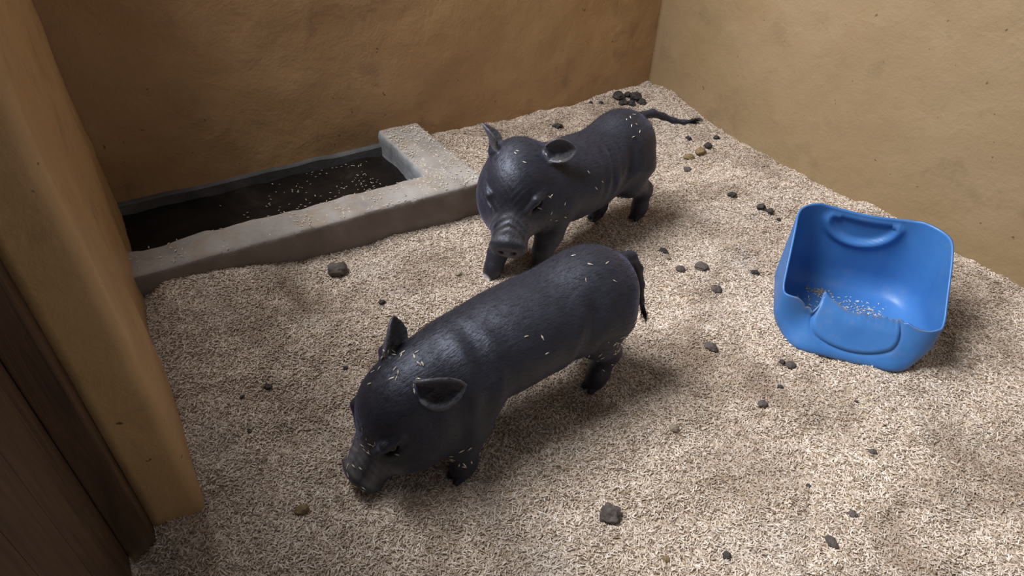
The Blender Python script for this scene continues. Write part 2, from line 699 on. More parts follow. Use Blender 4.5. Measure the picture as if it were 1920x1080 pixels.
    tag(o, 'loose pale straw-coloured rice hulls covering the pen floor', 'bedding', kind='stuff')
    return o


make_bedding()

# ------------------------------------------------------------------ concrete trough along the back wall
KT, SL = 0.13, 0.052            # kerb top height and sludge level


def kerb():
    """L-shaped kerb: long bar in front plus the short return to the back wall"""
    so, si, to, ti = 1.072, 1.212, 0.603, 0.492
    root = bpy.data.objects.new('concrete_trough', None)
    COL.objects.link(root)
    root.location = W(1.5, 0.5, 0)
    tag(root, 'long low concrete trough with ochre-stained kerb along the back wall', 'trough')
    inv = Matrix.Translation(root.location).inverted()

    # one cast L: rounded and worn edges
    f = Field((1.04, 0.10, -0.10), (2.02, 0.64, 0.17), 0.006)
    sl, X, Y, Z = f.sub((0, 0, -1), (9, 9, 9))
    r = 0.010
    nz = (fbm(X[:, :, 0] * 9 + 0 * Y[:, :, 0], Y[:, :, 0] * 9 + 0 * X[:, :, 0], 4, 71) * 0.0035)[:, :, None]
    nf = (fbm(X[:, 0, :] * 12 + 0 * Z[:, 0, :], Z[:, 0, :] * 12 + 0 * X[:, 0, :], 4, 72) * 0.004)[:, None, :]

    def box(c, h):
        qx, qy, qz = np.abs(X - c[0]) - h[0] + r, np.abs(Y - c[1]) - h[1] + r, np.abs(Z - c[2]) - h[2] + r
        return np.sqrt(np.maximum(qx, 0) ** 2 + np.maximum(qy, 0) ** 2 + np.maximum(qz, 0) ** 2) + np.minimum(np.maximum(np.maximum(qx, qy), qz), 0) - r
    f.blend(sl, box(((so + 2.0) / 2, (to + ti) / 2, (KT - 0.08) / 2), ((2.0 - so) / 2, (to - ti) / 2, (KT + 0.08) / 2)), 0.002)
    f.blend(sl, box(((so + si) / 2, (T_BACK - 0.01 + to) / 2, (KT - 0.08) / 2), ((si - so) / 2, (to - T_BACK + 0.01) / 2, (KT + 0.08) / 2)), 0.002)
    f.D[sl] += (nz + nf).astype(np.float32)
    V, F = f.mesh()
    V = [inv @ W(a, b, c) for a, b, c in V]
    o = mesh_obj('kerb', V, F, M_CONC, root)
    o.data.materials.append(M_CONC_SIDE)
    o.data.materials.append(M_CONC_GREY)
    bm = bmesh.new()
    bm.from_mesh(o.data)
    bmesh.ops.recalc_face_normals(bm, faces=bm.faces)
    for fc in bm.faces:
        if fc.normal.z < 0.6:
            fc.material_index = 1 if fc.normal.dot(e2) > 0.5 else 2  # shaded front and lit inner sides told apart by colour
    bm.to_mesh(o.data)
    bm.free()
    # bare concrete skirting below the wall paint, inside the trough
    V = []
    n = 40
    for i in range(n):
        s = si - 0.02 + (1.99 - si + 0.02) * i / (n - 1)
        h = SL + 0.032 + 0.004 * float(vnoise(np.array([s * 14]), np.array([0.5]), 5)[0])
        for (t, z) in ((T_BACK - 0.005, -0.05), (T_BACK + 0.016, -0.05), (T_BACK + 0.016, h - 0.004), (T_BACK + 0.012, h), (T_BACK - 0.005, h + 0.001)):
            V.append(inv @ W(s, t, z))
    F = grid_faces(n, 5) + [(0, 1, 2, 3, 4), tuple((n - 1) * 5 + k for k in range(5))]
    o = mesh_obj('skirting', V, F, M_CONC_DARK, root, smooth=False)
    bm = bmesh.new()
    bm.from_mesh(o.data)
    bmesh.ops.recalc_face_normals(bm, faces=bm.faces)
    bm.to_mesh(o.data)
    bm.free()
    # sludge filling the channel
    ss = np.linspace(si - 0.01, 1.985, 80)
    ts = np.linspace(T_BACK + 0.005, ti + 0.01, 34)
    S, T = np.meshgrid(ss, ts, indexing='ij')
    Z = SL + 0.006 * fbm(S * 10, T * 10, 3, 33)
    V = [inv @ W(S[i, j], T[i, j], Z[i, j]) for i in range(80) for j in range(34)]
    o = mesh_obj('sludge', V, [f[::-1] for f in grid_faces(80, 34)], M_SLUDGE, root)
    bm = bmesh.new()
    bm.from_mesh(o.data)
    if sum(f.normal.z for f in bm.faces) < 0:
        bmesh.ops.reverse_faces(bm, faces=bm.faces)
    bm.to_mesh(o.data)
    bm.free()
    o['label'] = 'dark wet sludge in the trough channel'


# ------------------------------------------------------------------ signed-distance modelling for the pigs


class Field:
    def __init__(self, lo, hi, h):
        self.h = h
        self.lo = np.array(lo, np.float32)
        self.n = np.ceil((np.array(hi) - np.array(lo)) / h).astype(int) + 1
        self.D = np.full(self.n, 1.0, np.float32)
        self.ax = [self.lo[i] + h * np.arange(self.n[i], dtype=np.float32) for i in range(3)]

    def sub(self, blo, bhi):
        sl = []
        for i in range(3):
            a = int(max(0, math.floor((blo[i] - self.lo[i]) / self.h)))
            b = int(min(self.n[i], math.ceil((bhi[i] - self.lo[i]) / self.h) + 1))
            sl.append(slice(a, b))
        sl = tuple(sl)
        X = self.ax[0][sl[0]][:, None, None]
        Y = self.ax[1][sl[1]][None, :, None]
        Z = self.ax[2][sl[2]][None, None, :]
        return sl, X, Y, Z

    def blend(self, sl, d, k, mode='add'):
        a = self.D[sl]
        if mode == 'cut':
            a = -a
        h = np.clip(0.5 + 0.5 * (d - a) / k, 0, 1)
        r = d * (1 - h) + a * h - k * h * (1 - h)
        self.D[sl] = -r if mode == 'cut' else r

    def ell(self, c, r, k=0.02, R=None, mode='add'):
        c = np.array(c, float)
        r = np.array(r, float)
        m = r.max() + k + 0.01
        sl, X, Y, Z = self.sub(c - m, c + m)
        x, y, z = X - c[0], Y - c[1], Z - c[2]
        if R is not None:
            R = np.array(R)
            x, y, z = (R[0, 0] * x + R[1, 0] * y + R[2, 0] * z, R[0, 1] * x + R[1, 1] * y + R[2, 1] * z,
                       R[0, 2] * x + R[1, 2] * y + R[2, 2] * z)
        k0 = np.sqrt((x / r[0]) ** 2 + (y / r[1]) ** 2 + (z / r[2]) ** 2)
        k1 = np.sqrt((x / r[0] ** 2) ** 2 + (y / r[1] ** 2) ** 2 + (z / r[2] ** 2) ** 2) + 1e-6
        self.blend(sl, k0 * (k0 - 1) / k1, k, mode)

    def cone(self, a, b, ra, rb, k=0.02, mode='add'):
        a = np.array(a, float)
        b = np.array(b, float)
        m = max(ra, rb) + k + 0.01
        sl, X, Y, Z = self.sub(np.minimum(a, b) - m, np.maximum(a, b) + m)
        d = b - a
        L2 = d.dot(d)
        t = np.clip(((X - a[0]) * d[0] + (Y - a[1]) * d[1] + (Z - a[2]) * d[2]) / L2, 0, 1)
        dist = np.sqrt((X - a[0] - t * d[0]) ** 2 + (Y - a[1] - t * d[1]) ** 2 + (Z - a[2] - t * d[2]) ** 2)
        self.blend(sl, dist - (ra + (rb - ra) * t), k, mode)

    def chain(self, pts, rad, k=0.015):
        for i in range(len(pts) - 1):
            self.cone(pts[i], pts[i + 1], rad[i], rad[i + 1], k)

    def sheet(self, P, rad, k=0.008):
        P = np.array(P, np.float32)
        rad = np.array(rad, np.float32)
        m = rad.max() + k + 0.006
        sl, X, Y, Z = self.sub(P.min(0) - m, P.max(0) + m)
        best = np.full(np.broadcast_shapes(X.shape, Y.shape, Z.shape), 9.0, np.float32)
        for (px, py, pz), r in zip(P, rad):
            np.minimum(best, np.sqrt((X - px) ** 2 + (Y - py) ** 2 + (Z - pz) ** 2) - r, out=best)
        self.blend(sl, best, k)

    def displace(self, c, R, half, fn):
        """add fn(local coords) to the distance inside a box around c, local axes = columns of R"""
        c = np.array(c, float)
        m = np.linalg.norm(half)
        sl, X, Y, Z = self.sub(c - m, c + m)
        x, y, z = X - c[0], Y - c[1], Z - c[2]
        R = np.array(R)
        lx = R[0, 0] * x + R[1, 0] * y + R[2, 0] * z
        ly = R[0, 1] * x + R[1, 1] * y + R[2, 1] * z
        lz = R[0, 2] * x + R[1, 2] * y + R[2, 2] * z
        self.D[sl] += fn(lx, ly, lz).astype(np.float32)

    def mesh(self):
        D = self.D
        S = D < 0
        n = D.shape
        cnt = np.zeros((n[0] - 1, n[1] - 1, n[2] - 1), np.int8)
        for a in (0, 1):
            for b in (0, 1):
                for c in (0, 1):
                    cnt += S[a:n[0] - 1 + a, b:n[1] - 1 + b, c:n[2] - 1 + c]
        mixed = (cnt > 0) & (cnt < 8)
        idx = np.full(mixed.shape, -1, np.int64)
        I, J, K = np.nonzero(mixed)
        idx[I, J, K] = np.arange(len(I))
        pos = np.zeros((len(I), 3))
        num = np.zeros(len(I))
        cor = [(a, b, c) for a in (0, 1) for b in (0, 1) for c in (0, 1)]
        for p in cor:
            for ax in range(3):
                if p[ax] == 0:
                    q = list(p)
                    q[ax] = 1
                    v0 = D[I + p[0], J + p[1], K + p[2]].astype(float)
                    v1 = D[I + q[0], J + q[1], K + q[2]].astype(float)
                    m = (v0 < 0) != (v1 < 0)
                    t = np.where(m, v0 / np.where(m, v0 - v1, 1), 0)
                    for k in range(3):
                        pos[:, k] += np.where(m, p[k] + (t if k == ax else 0), 0)
                    num += m
        pos /= num[:, None]
        V = self.lo + self.h * (np.stack([I, J, K], 1) + pos)
        F = []
        for ax in range(3):
            sl0 = [slice(None)] * 3
            sl1 = [slice(None)] * 3
            sl0[ax] = slice(0, -1)
            sl1[ax] = slice(1, None)
            A = S[tuple(sl0)]
            B = S[tuple(sl1)]
            ii, jj, kk = np.nonzero(A != B)
            sgn = A[ii, jj, kk]
            c = np.stack([ii, jj, kk], 1)
            u, v = (ax + 1) % 3, (ax + 2) % 3
            ok = (c[:, u] > 0) & (c[:, v] > 0) & (c[:, u] < n[u] - 1) & (c[:, v] < n[v] - 1)
            c = c[ok]
            sgn = sgn[ok]

            def g(du, dv):
                q = c.copy()
                q[:, u] += du
                q[:, v] += dv
                return idx[q[:, 0], q[:, 1], q[:, 2]]
            Q = np.stack([g(-1, -1), g(0, -1), g(0, 0), g(-1, 0)], 1)
            Q[~sgn] = Q[~sgn][:, ::-1]
            F.append(Q)
        F = np.concatenate(F)
        # light relaxation
        for it in range(2):
            acc = np.zeros_like(V)
            cn = np.zeros(len(V))
            for a, b in ((0, 1), (1, 2), (2, 3), (3, 0)):
                np.add.at(acc, F[:, a], V[F[:, b]])
                np.add.at(cn, F[:, a], 1)
            V = V * 0.5 + 0.5 * acc / cn[:, None]
        return V, F


kerb()


def rot_yp(yaw, pitch, roll=0.0):
    """head axes in the pig's frame: x forward, y left, z up; pitch > 0 looks down"""
    return np.array(Matrix.Rotation(yaw, 3, 'Z') @ Matrix.Rotation(pitch, 3, 'Y') @ Matrix.Rotation(roll, 3, 'X'))


def ear_points(base, d, wv, L, Wd, cup, tipbend):
    d = np.array(d, float)
    d /= np.linalg.norm(d)
    wv = np.array(wv, float)
    wv -= d * wv.dot(d)
    wv /= np.linalg.norm(wv)
    nrm = np.cross(d, wv)
    P = []
    R = []
    for u in np.linspace(0, 1, 26):
        width = Wd * (0.62 + 0.95 * u - 0.2 * u * u) * (1 - u ** 2.4) ** 0.8 + 0.0005
        for v in np.linspace(-1, 1, 19):
            p = np.array(base) + d * L * u + wv * width * v + nrm * (cup * (v * v) * (1.5 if v < 0 else 0.7) * math.sin(math.pi * (0.2 + 0.8 * u)) + tipbend * u * u)
            P.append(p)
            R.append(0.0042 * (1 - 0.3 * u))
    return P, R


def make_pig(name, label, loc, heading, spec):
    f = Field(spec['lo'], spec['hi'], 0.0027)
    for c, r, k in spec['body']:
        f.ell(c, r, k)
    for pts, rad, k in spec['limbs']:
        f.chain(pts, rad, k)
    # cloven hooves
    for (x, y, z), yw in spec['hooves']:
        cx, sx = math.cos(yw), math.sin(yw)
        for sd in (-1, 1):
            oy = 0.0095 * sd
            a = (x - 0.004 * cx - oy * sx, y - 0.004 * sx + oy * cx, z + 0.018)
            b = (x + 0.016 * cx - oy * sx, y + 0.016 * sx + oy * cx, z + 0.006)
            f.cone(a, b, 0.0125, 0.0075, 0.004)
        for sd in (-1, 1):          # dew claws
            oy = 0.011 * sd
            a = (x - 0.02 * cx - oy * sx, y - 0.02 * sx + oy * cx, z + 0.034)
            f.cone(a, (a[0] - 0.006 * cx, a[1] - 0.006 * sx, a[2] - 0.008), 0.006, 0.004, 0.004)
    # head
    hc = np.array(spec['head'][0], float)
    R = rot_yp(*spec['head'][1:4])
    hs = spec['head'][4]

    def H(p):
        return hc + R @ (np.array(p, float) * hs)

    def he(c, r, k, mode='add'):
        f.ell(H(c), np.array(r) * hs, k, R, mode)
    he((-0.005, 0, 0.0), (0.082, 0.073, 0.070), 0.03)
    he((0.028, 0, 0.026), (0.052, 0.052, 0.042), 0.03)
    for sd in (-1, 1):
        he((0.020, 0.049 * sd, -0.036), (0.066, 0.042, 0.048), 0.03)
        he((0.060, 0.040 * sd, -0.040), (0.050, 0.032, 0.034), 0.025)
    f.cone(H((0.05, 0, -0.010)), H((0.138, 0, -0.028)), 0.052 * hs, 0.039 * hs, 0.03)
    f.cone(H((0.02, 0, -0.055)), H((0.122, 0, -0.055)), 0.042 * hs, 0.020 * hs, 0.02)
    # nose disc with flared rim and nostrils
    he((0.156, 0, -0.027), (0.013, 0.0415, 0.034), 0.010)
    he((0.170, 0, -0.027), (0.008, 0.030, 0.023), 0.008, 'cut')
    he((0.161, 0, -0.027), (0.010, 0.033, 0.026), 0.006)
    for sd in (-1, 1):
        he((0.170, 0.0135 * sd, -0.027), (0.010, 0.0065, 0.0085), 0.004, 'cut')
        # lips: mouth crease running back from under the disc
        f.cone(H((0.145, 0.030 * sd, -0.056)), H((0.075, 0.056 * sd, -0.058)), 0.0035, 0.0025, 0.006, 'cut')
        # brow fold, socket, lower lid
        he((0.068, 0.045 * sd, 0.014), (0.017, 0.012, 0.011), 0.010, 'cut')
        f.cone(H((0.042, 0.058 * sd, 0.028)), H((0.068, 0.049 * sd, 0.031)), 0.008, 0.010, 0.008)
        f.cone(H((0.068, 0.049 * sd, 0.031)), H((0.090, 0.032 * sd, 0.018)), 0.010, 0.007, 0.008)
        f.cone(H((0.052, 0.060 * sd, 0.002)), H((0.082, 0.043 * sd, 0.000)), 0.008, 0.008, 0.008)
    # wrinkles over the snout

    def wr(x, y, z):
        m = np.exp(-((x - 0.124) / 0.017) ** 2) * smoothstep(-0.045, -0.005, z)
        ph = x - 0.30 * np.abs(y) - 0.2 * y * y / 0.03
        return -0.0018 * np.sin(ph * 2 * math.pi / 0.0145) * m
    f.displace(H((0, 0, 0)), R * 1.0, (0.17, 0.08, 0.08), lambda x, y, z: wr(x / hs, y / hs, z / hs))

    def wr2(x, y, z):
        # folds between and around the eyes
        m = np.exp(-((x - 0.075) / 0.022) ** 2 - (y / 0.05) ** 2) * smoothstep(0.0, 0.03, z)
        return -0.0007 * np.sin((x * 0.8 + np.abs(y) * 0.9) * 2 * math.pi / 0.012) * m
    f.displace(H((0, 0, 0)), R * 1.0, (0.17, 0.08, 0.08), lambda x, y, z: wr2(x / hs, y / hs, z / hs))
    ears = []
    for b, d, wv, L, Wd, cup, tb in spec['ears']:
        P, rad = ear_points(H(b), d, wv, L, Wd, cup, tb)
        f.sheet(P, rad, 0.009)
        ears.append(np.array(P))
        f.cone(H(b), np.array(P[19 * 6 + 9]), 0.016, 0.004, 0.014)
    # tail
    tp = spec['tail']
    f.chain(tp, np.linspace(0.0125, 0.0045, len(tp)), 0.008)
    # skin folds
    for c, nrm, along, half, amp, wav in spec['folds']:
        c = np.array(c)
        sl, X, Y, Z = f.sub(c - half, c + half)
        q = ((X - c[0]) * nrm[0] + (Y - c[1]) * nrm[1] + (Z - c[2]) * nrm[2])
        dist2 = ((X - c[0]) ** 2 + (Y - c[1]) ** 2 + (Z - c[2]) ** 2) / half ** 2
        f.D[sl] += (amp * np.cos(q * 2 * math.pi / wav) * np.exp(-(q / (wav * along)) ** 2) * np.clip(1 - dist2, 0, 1)).astype(np.float32)
    V, F = f.mesh()
    body = mesh_obj(name, V, F, M_PIG)
    body.location = loc
    body.rotation_euler = (0, 0, heading)
    # pigment: grey dusty snout, greyish inner ear, pale toe
    loc_h = ((V - hc) @ R) / hs
    g = 0.85 * smoothstep(0.085, 0.115, loc_h[:, 0]) * smoothstep(-0.06, -0.02, loc_h[:, 2]) * (1 - 0.8 * smoothstep(0.150, 0.158, loc_h[:, 0]))
    g = g * spec['dust'] * (0.6 + 0.4 * fbm(V[:, 0] * 60 + V[:, 2] * 40, V[:, 1] * 60, 3, 4))
    g = np.clip(g, 0, 1)
    for P in ears:
        dmin = np.full(len(V), 9.0)
        near = np.linalg.norm(V - P.mean(0), axis=1) < 0.08
        Pn = P[::3]
        dd = np.linalg.norm(V[near][:, None] - Pn[None], axis=2).min(1)
        g[near] = np.maximum(g[near], 0.30 * (dd < 0.007))
    wht = np.zeros(len(V))
    for p, r in spec.get('white', []):
        wht = np.maximum(wht, smoothstep(r, r * 0.5, np.linalg.norm(V - np.array(p), axis=1)))
    ca = body.data.color_attributes.new('pigment', 'FLOAT_COLOR', 'POINT')
    buf = np.zeros((len(V), 4), np.float32)
    buf[:, 0] = g
    buf[:, 1] = wht
    buf[:, 3] = 1
    ca.data.foreach_set('color', buf.ravel())
    tag(body, label, 'pig')
    # eyes
    for sd in (-1, 1):
        bm = bmesh.new()
        bmesh.ops.create_uvsphere(bm, u_segments=16, v_segments=10, radius=0.0095 * hs)
        e = bm_obj('eye', bm, M_EYE, body, True)
        e.location = H((0.066, 0.046 * sd, 0.014))
    # normals
    me = body.data
    nrm = np.empty(len(V) * 3, np.float32)
    me.vertices.foreach_get('normal', nrm)
    nrm = nrm.reshape(-1, 3)
    # bristles lying back along the body
    cnt = spec['bristles']
    prob = np.ones(len(V))
    prob *= 0.25 + 1.6 * smoothstep(0.3, 0.95, nrm[:, 2])
    prob *= V[:, 2] > 0.09
    prob /= prob.sum()
    pick = rng.choice(len(V), cnt, p=prob)
    BV = []
    BF = []
    for i in pick:
        p = V[i]
        n = nrm[i]
        back = np.array([-1.0, 0, -0.15]) + rng.normal(0, 0.22, 3)
        tdir = back - n * back.dot(n)
        tdir /= np.linalg.norm(tdir) + 1e-6
        ridge = max(0, n[2] - 0.6) * (abs(p[1]) < 0.05)
        ln = rng.uniform(0.007, 0.014) * (1 + 0.8 * ridge)
        side = np.cross(n, tdir)
        wd = 0.00022
        mid = p + tdir * ln * 0.5 + n * ln * 0.20
        tip = p + tdir * ln + n * ln * rng.uniform(0.15, 0.45)
        b = len(BV)
        BV += [p - side * wd - n * 0.001, p + side * wd - n * 0.001, mid + side * wd * 0.8, mid - side * wd * 0.8, tip]
        BF += [(b, b + 1, b + 2, b + 3), (b + 3, b + 2, b + 4)]
    h = mesh_obj('bristles', BV, BF, M_HAIR, body)
    h['kind'] = 'stuff'
    # tail tuft
    TV = []
    TF = []
    end = np.array(tp[-1])
    prev = np.array(tp[-2])
    td = (end - prev) / np.linalg.norm(end - prev)
    for i in range(260):
        u = rng.uniform(0, 1)
        base = prev + (end - prev) * u + rng.normal(0, 0.002, 3)
        sp = rng.normal(0, 1, 3)
        sp -= td * sp.dot(td)
        sgn = spec['tuft_split']
        dirv = td + sp * 0.16 + np.array(sgn) * (1 if rng.random() < 0.5 else -1) * 0.28
        dirv /= np.linalg.norm(dirv)
        ln = rng.uniform(0.018, 0.04)
        side = np.cross(dirv, rng.normal(0, 1, 3))
        side /= np.linalg.norm(side)
        wd = 0.0004
        b = len(TV)
        m1 = base + dirv * ln * 0.5 + td * 0.002
        TV += [base - side * wd, base + side * wd, m1 + side * wd, m1 - side * wd, base + dirv * ln + td * ln * 0.15]
        TF += [(b, b + 1, b + 2, b + 3), (b + 3, b + 2, b + 4)]
    tt = mesh_obj('tail_tuft', TV, TF, M_HAIR, body)
    tt['kind'] = 'stuff'
    return body, V, nrm, hc, R, hs


def leg_front(hx, hy, sx, sy, z0=0.0):
    pts = [(sx, sy, 0.175), (sx + (hx - sx) * 0.45, sy + (hy - sy) * 0.5, 0.105), (sx + (hx - sx) * 0.8, sy + (hy - sy) * 0.85, 0.066),
           (hx - 0.010, hy, z0 + 0.034), (hx - 0.002, hy, z0 + 0.020)]
    return (pts, [0.048, 0.034, 0.024, 0.021, 0.019], 0.018)


def leg_hind(hx, hy, sx, sy, z0=0.0, hock=-0.028):
    pts = [(sx, sy, 0.195), (sx + 0.012, sy * 1.05, 0.148), (hx + hock, hy, z0 + 0.094), (hx - 0.010, hy, z0 + 0.038), (hx - 0.002, hy, z0 + 0.020)]
    return (pts, [0.062, 0.042, 0.0255, 0.021, 0.019], 0.02)


# ---- nearer pig: nose down in the litter
near_spec = dict(
    lo=(-0.10, -0.17, -0.03), hi=(0.72, 0.19, 0.40),
    body=[((0.085, 0, 0.218), (0.105, 0.098, 0.098), 0.03),
          ((0.21, 0, 0.202), (0.150, 0.105, 0.090), 0.05),
          ((0.33, 0, 0.188), (0.115, 0.098, 0.085), 0.05),
          ((0.41, 0, 0.178), (0.085, 0.085, 0.078), 0.05)],
    limbs=[leg_hind(0.089, 0.055, 0.085, 0.052), leg_hind(0.045, -0.060, 0.085, -0.052),
           leg_front(0.440, 0.090, 0.375, 0.058), leg_front(0.40, -0.065, 0.365, -0.055)],
    hooves=[((0.089, 0.055, 0), 0.0), ((0.045, -0.060, 0), 0.0), ((0.440, 0.090, 0), 0.1), ((0.40, -0.065, 0), 0.0)],
    head=((0.484, 0.0, 0.163), 0.03, math.radians(42), 0.0, 1.11),
    ears=[((-0.046, 0.060, 0.058), (-0.60, 0.70, 0.25), (0.10, 0.45, -0.90), 0.070, 0.032, -0.030, 0.010),
          ((-0.036, -0.048, 0.052), (-0.30, -0.22, 0.90), (0.67, 0.49, 0.5), 0.064, 0.024, 0.014, 0.004)],
    tail=[(0.005, 0, 0.275), (-0.018, 0.004, 0.272), (-0.036, 0.012, 0.240), (-0.044, 0.020, 0.200), (-0.048, 0.026, 0.160), (-0.056, 0.032, 0.128)],
    tuft_split=(0.5, 0.7, 0.0),
    folds=[((0.385, 0.09, 0.20), (1, 0.0, 0.12), 0.8, 0.13, 0.0045, 0.06),
           ((0.165, 0.10, 0.21), (0.9, 0, 0.4), 0.6, 0.10, 0.006, 0.07)],
    dust=1.0, bristles=6500)
NEAR_LOC = Vector((0.22, 1.04, 0.0))
NEAR_H = math.radians(216)
near = make_pig('pig', 'black pig in front rooting nose-down in the hulls, tail hanging', NEAR_LOC, NEAR_H, near_spec)

# ---- farther pig: head turned to the viewer
far_spec = dict(
    lo=(-0.18, -0.19, -0.03), hi=(0.74, 0.28, 0.44),
    body=[((0.085, 0, 0.232), (0.105, 0.095, 0.102), 0.03),
          ((0.22, 0, 0.198), (0.135, 0.104, 0.106), 0.05),
          ((0.325, 0, 0.198), (0.115, 0.096, 0.108), 0.05),
          ((0.40, 0.0, 0.215), (0.085, 0.085, 0.088), 0.05)],
    limbs=[leg_hind(0.022, 0.050, 0.078, 0.050, 0, -0.010), leg_hind(0.119, -0.025, 0.090, -0.050),
           leg_front(0.553, 0.007, 0.41, -0.035), leg_front(0.434, 0.062, 0.375, 0.055)],
    hooves=[((0.020, 0.050, 0), 0.0), ((0.119, -0.025, 0), 0.0), ((0.553, 0.007, 0), 0.1), ((0.434, 0.062, 0), 0.1)],
    head=((0.445, -0.018, 0.253), 0.686, math.radians(33), 0.0, 1.15),
    ears=[((-0.036, 0.062, 0.040), (-0.50, 0.58, 0.22), (0.35, 0.35, -0.80), 0.066, 0.028, -0.026, 0.008),
          ((-0.030, -0.054, 0.046), (0.05, -0.32, 0.85), (0.60, 0.70, 0.4), 0.066, 0.024, 0.016, -0.010)],
    tail=[(0.005, 0, 0.300), (-0.030, 0.010, 0.302), (-0.060, 0.025, 0.290), (-0.085, 0.045, 0.278), (-0.108, 0.065, 0.274), (-0.122, 0.080, 0.278)],
    tuft_split=(0.0, 0.3, 0.7),
    folds=[((0.22, 0.10, 0.22), (1, 0.0, 0.2), 1.4, 0.12, 0.0025, 0.035),
           ((0.155, 0.10, 0.21), (0.9, 0, 0.4), 0.6, 0.10, 0.006, 0.07)],
    white=[((0.573, 0.009, 0.012), 0.018)],
    dust=0.35, bristles=6500)
FAR_LOC = Vector((0.345, 1.685, 0.004))
FAR_H = math.radians(222.7)
far = make_pig('pig', 'black pig behind facing the viewer beside the concrete kerb', FAR_LOC, FAR_H, far_spec)

# ------------------------------------------------------------------ blue feeding tub (cut-open plastic container)


def make_tub():
    A, B, RC = 0.340, 0.312, 0.092
    org = np.array([0.597, 1.092])
    ax = np.array([0.95, -0.31])
    ax /= np.linalg.norm(ax)
    bx = np.array([-ax[1], ax[0]])
    # perimeter samples of the rounded rectangle, counter-clockwise from the middle of the right side
    per = []
    nrm = []

    def seg(p, q, n, nn):
        for i in range(n):
            t = i / n
            per.append((p[0] + (q[0] - p[0]) * t, p[1] + (q[1] - p[1]) * t))
            nrm.append(nn)

    def arc(c, a0, a1, n):
        for i in range(n):
            a = a0 + (a1 - a0) * i / n
            per.append((c[0] + RC * math.cos(a), c[1] + RC * math.sin(a)))
            nrm.append((math.cos(a), math.sin(a)))
    seg((RC, 0), (A - RC, 0), 60, (0, -1))
    arc((A - RC, RC), -math.pi / 2, 0, 36)
    seg((A, RC), (A, B - RC), 24, (1, 0))
    arc((A - RC, B - RC), 0, math.pi / 2, 36)
    seg((A - RC, B), (RC, B), 60, (0, 1))
    arc((RC, B - RC), math.pi / 2, math.pi, 36)
    seg((0, B - RC), (0, RC), 24, (-1, 0))
    arc((RC, RC), math.pi, 1.5 * math.pi, 36)
    per = np.array(per)
    nrm = np.array(nrm)
    n = len(per)
    # cut height round the rim
    a, b = per[:, 0], per[:, 1]
    back = smoothstep(0.03, B - 0.05, b)
    top = 0.10 + (0.228 - 0.10) * back ** 0.9
    top -= 0.012 * smoothstep(B - 0.01, B, b) * np.exp(-((a - A / 2) / 0.10) ** 2)
    jag = np.interp(a, [0, 0.015, 0.03, 0.055, 0.072, 0.084, 0.094, 0.112, 0.140, 0.20, 0.34],
                    [0.022, 0.010, -0.006, -0.014, -0.004, 0.016, 0.020, 0.010, -0.004, -0.003, 0.0])
    front = smoothstep(0.075, 0.03, b)
    top += jag * front
    fray = 0.003 * vnoise(np.arange(n) * 0.37, np.zeros(n), 9) * front
    m = 40
    V = []
    grime = []
    fr = smoothstep(0.3, 1.0, -nrm[:, 1])          # how much a point belongs to the sloping front
    for i in range(n):
        for j in range(m):
            v = j / (m - 1)
            z = top[i] * v + fray[i] * v ** 10
            inset = (0.02 + 0.72 * fr[i]) * z
            rf = 0.060 - 0.040 * fr[i]                             # rounded foot
            if z < rf:
                inset += 0.75 * rf * (1 - math.sqrt(max(0.0, 1 - (1 - z / rf) ** 2)))
            # lip of the front edge rolls outwards a little at the scoop
            inset -= 0.010 * fr[i] * smoothstep(0.8, 1.0, v) * math.exp(-((a[i] - 0.05) / 0.03) ** 2)
            d = 0.0
            if nrm[i, 1] > 0.9:        # half-moon moulding of the rear panel
                e = math.hypot((a[i] - 0.165) / 0.080, (z - 0.195) / 0.062)
                if z < 0.215:
                    d += 0.009 * math.exp(-((e - 1) / 0.15) ** 2) * smoothstep(0.212, 0.185, z)
                d += 0.003 * math.exp(-((z - 0.199) / 0.006) ** 2) * (abs(a[i] - 0.165) < 0.080)
                if e < 1 and z < 0.197:
                    d -= 0.006 * smoothstep(1.0, 0.8, e)
            if nrm[i, 1] < -0.5:       # and of the front panel
                e = math.hypot((a[i] - 0.170) / 0.100, (z - 0.078) / 0.050)
                d -= 0.007 * smoothstep(1.12, 0.90, e) * smoothstep(1.0, 0.75, v)
                d += 0.003 * math.exp(-((e - 1.12) / 0.06) ** 2) * smoothstep(1.0, 0.75, v)
            q = per[i] - nrm[i] * (inset + d)
            w2 = org + ax * q[0] + bx * q[1]
            V.append((w2[0], w2[1], z))
            grime.append(0.75 * smoothstep(0.93, 1.0, v) * front[i] * (0.5 + 0.5 * float(vnoise(np.array([i * 0.2]), np.array([0.3]), 2)[0])))
    F = grid_faces(n, m, True)
    # floor rings towards the middle
    c0 = np.array([A / 2, B / 2])
    base = len(V)
    rings = 9
    for k in range(rings):
        t = (k + 1) / (rings + 1)
        for i in range(n):
            q = (per[i] - nrm[i] * 0.75 * (0.060 - 0.040 * fr[i])) * (1 - t) + c0 * t
            w2 = org + ax * q[0] + bx * q[1]
            V.append((w2[0], w2[1], 0.0 - 0.002 * min(1, t * 3) + 0.0))
            grime.append(0.10 * smoothstep(0.1, 0.3, t))
    for i in range(n):
        i2 = (i + 1) % n
        F.append((i * m, base + i, base + i2, i2 * m))
        for k in range(rings - 1):
            F.append((base + k * n + i, base + (k + 1) * n + i, base + (k + 1) * n + i2, base + k * n + i2))
    w2 = org + ax * c0[0] + bx * c0[1]
    V.append((w2[0], w2[1], -0.002))
    grime.append(0.1)
    for i in range(n):
        F.append((base + (rings - 1) * n + i, len(V) - 1, base + (rings - 1) * n + (i + 1) % n))
    V = np.array(V)
    ctr = np.array([w2[0], w2[1], 0.0])
    o = mesh_obj('feeding_tub', V - ctr, F, M_TUB)
    zt = TUB_Z
    o.location = (ctr[0], ctr[1], zt)
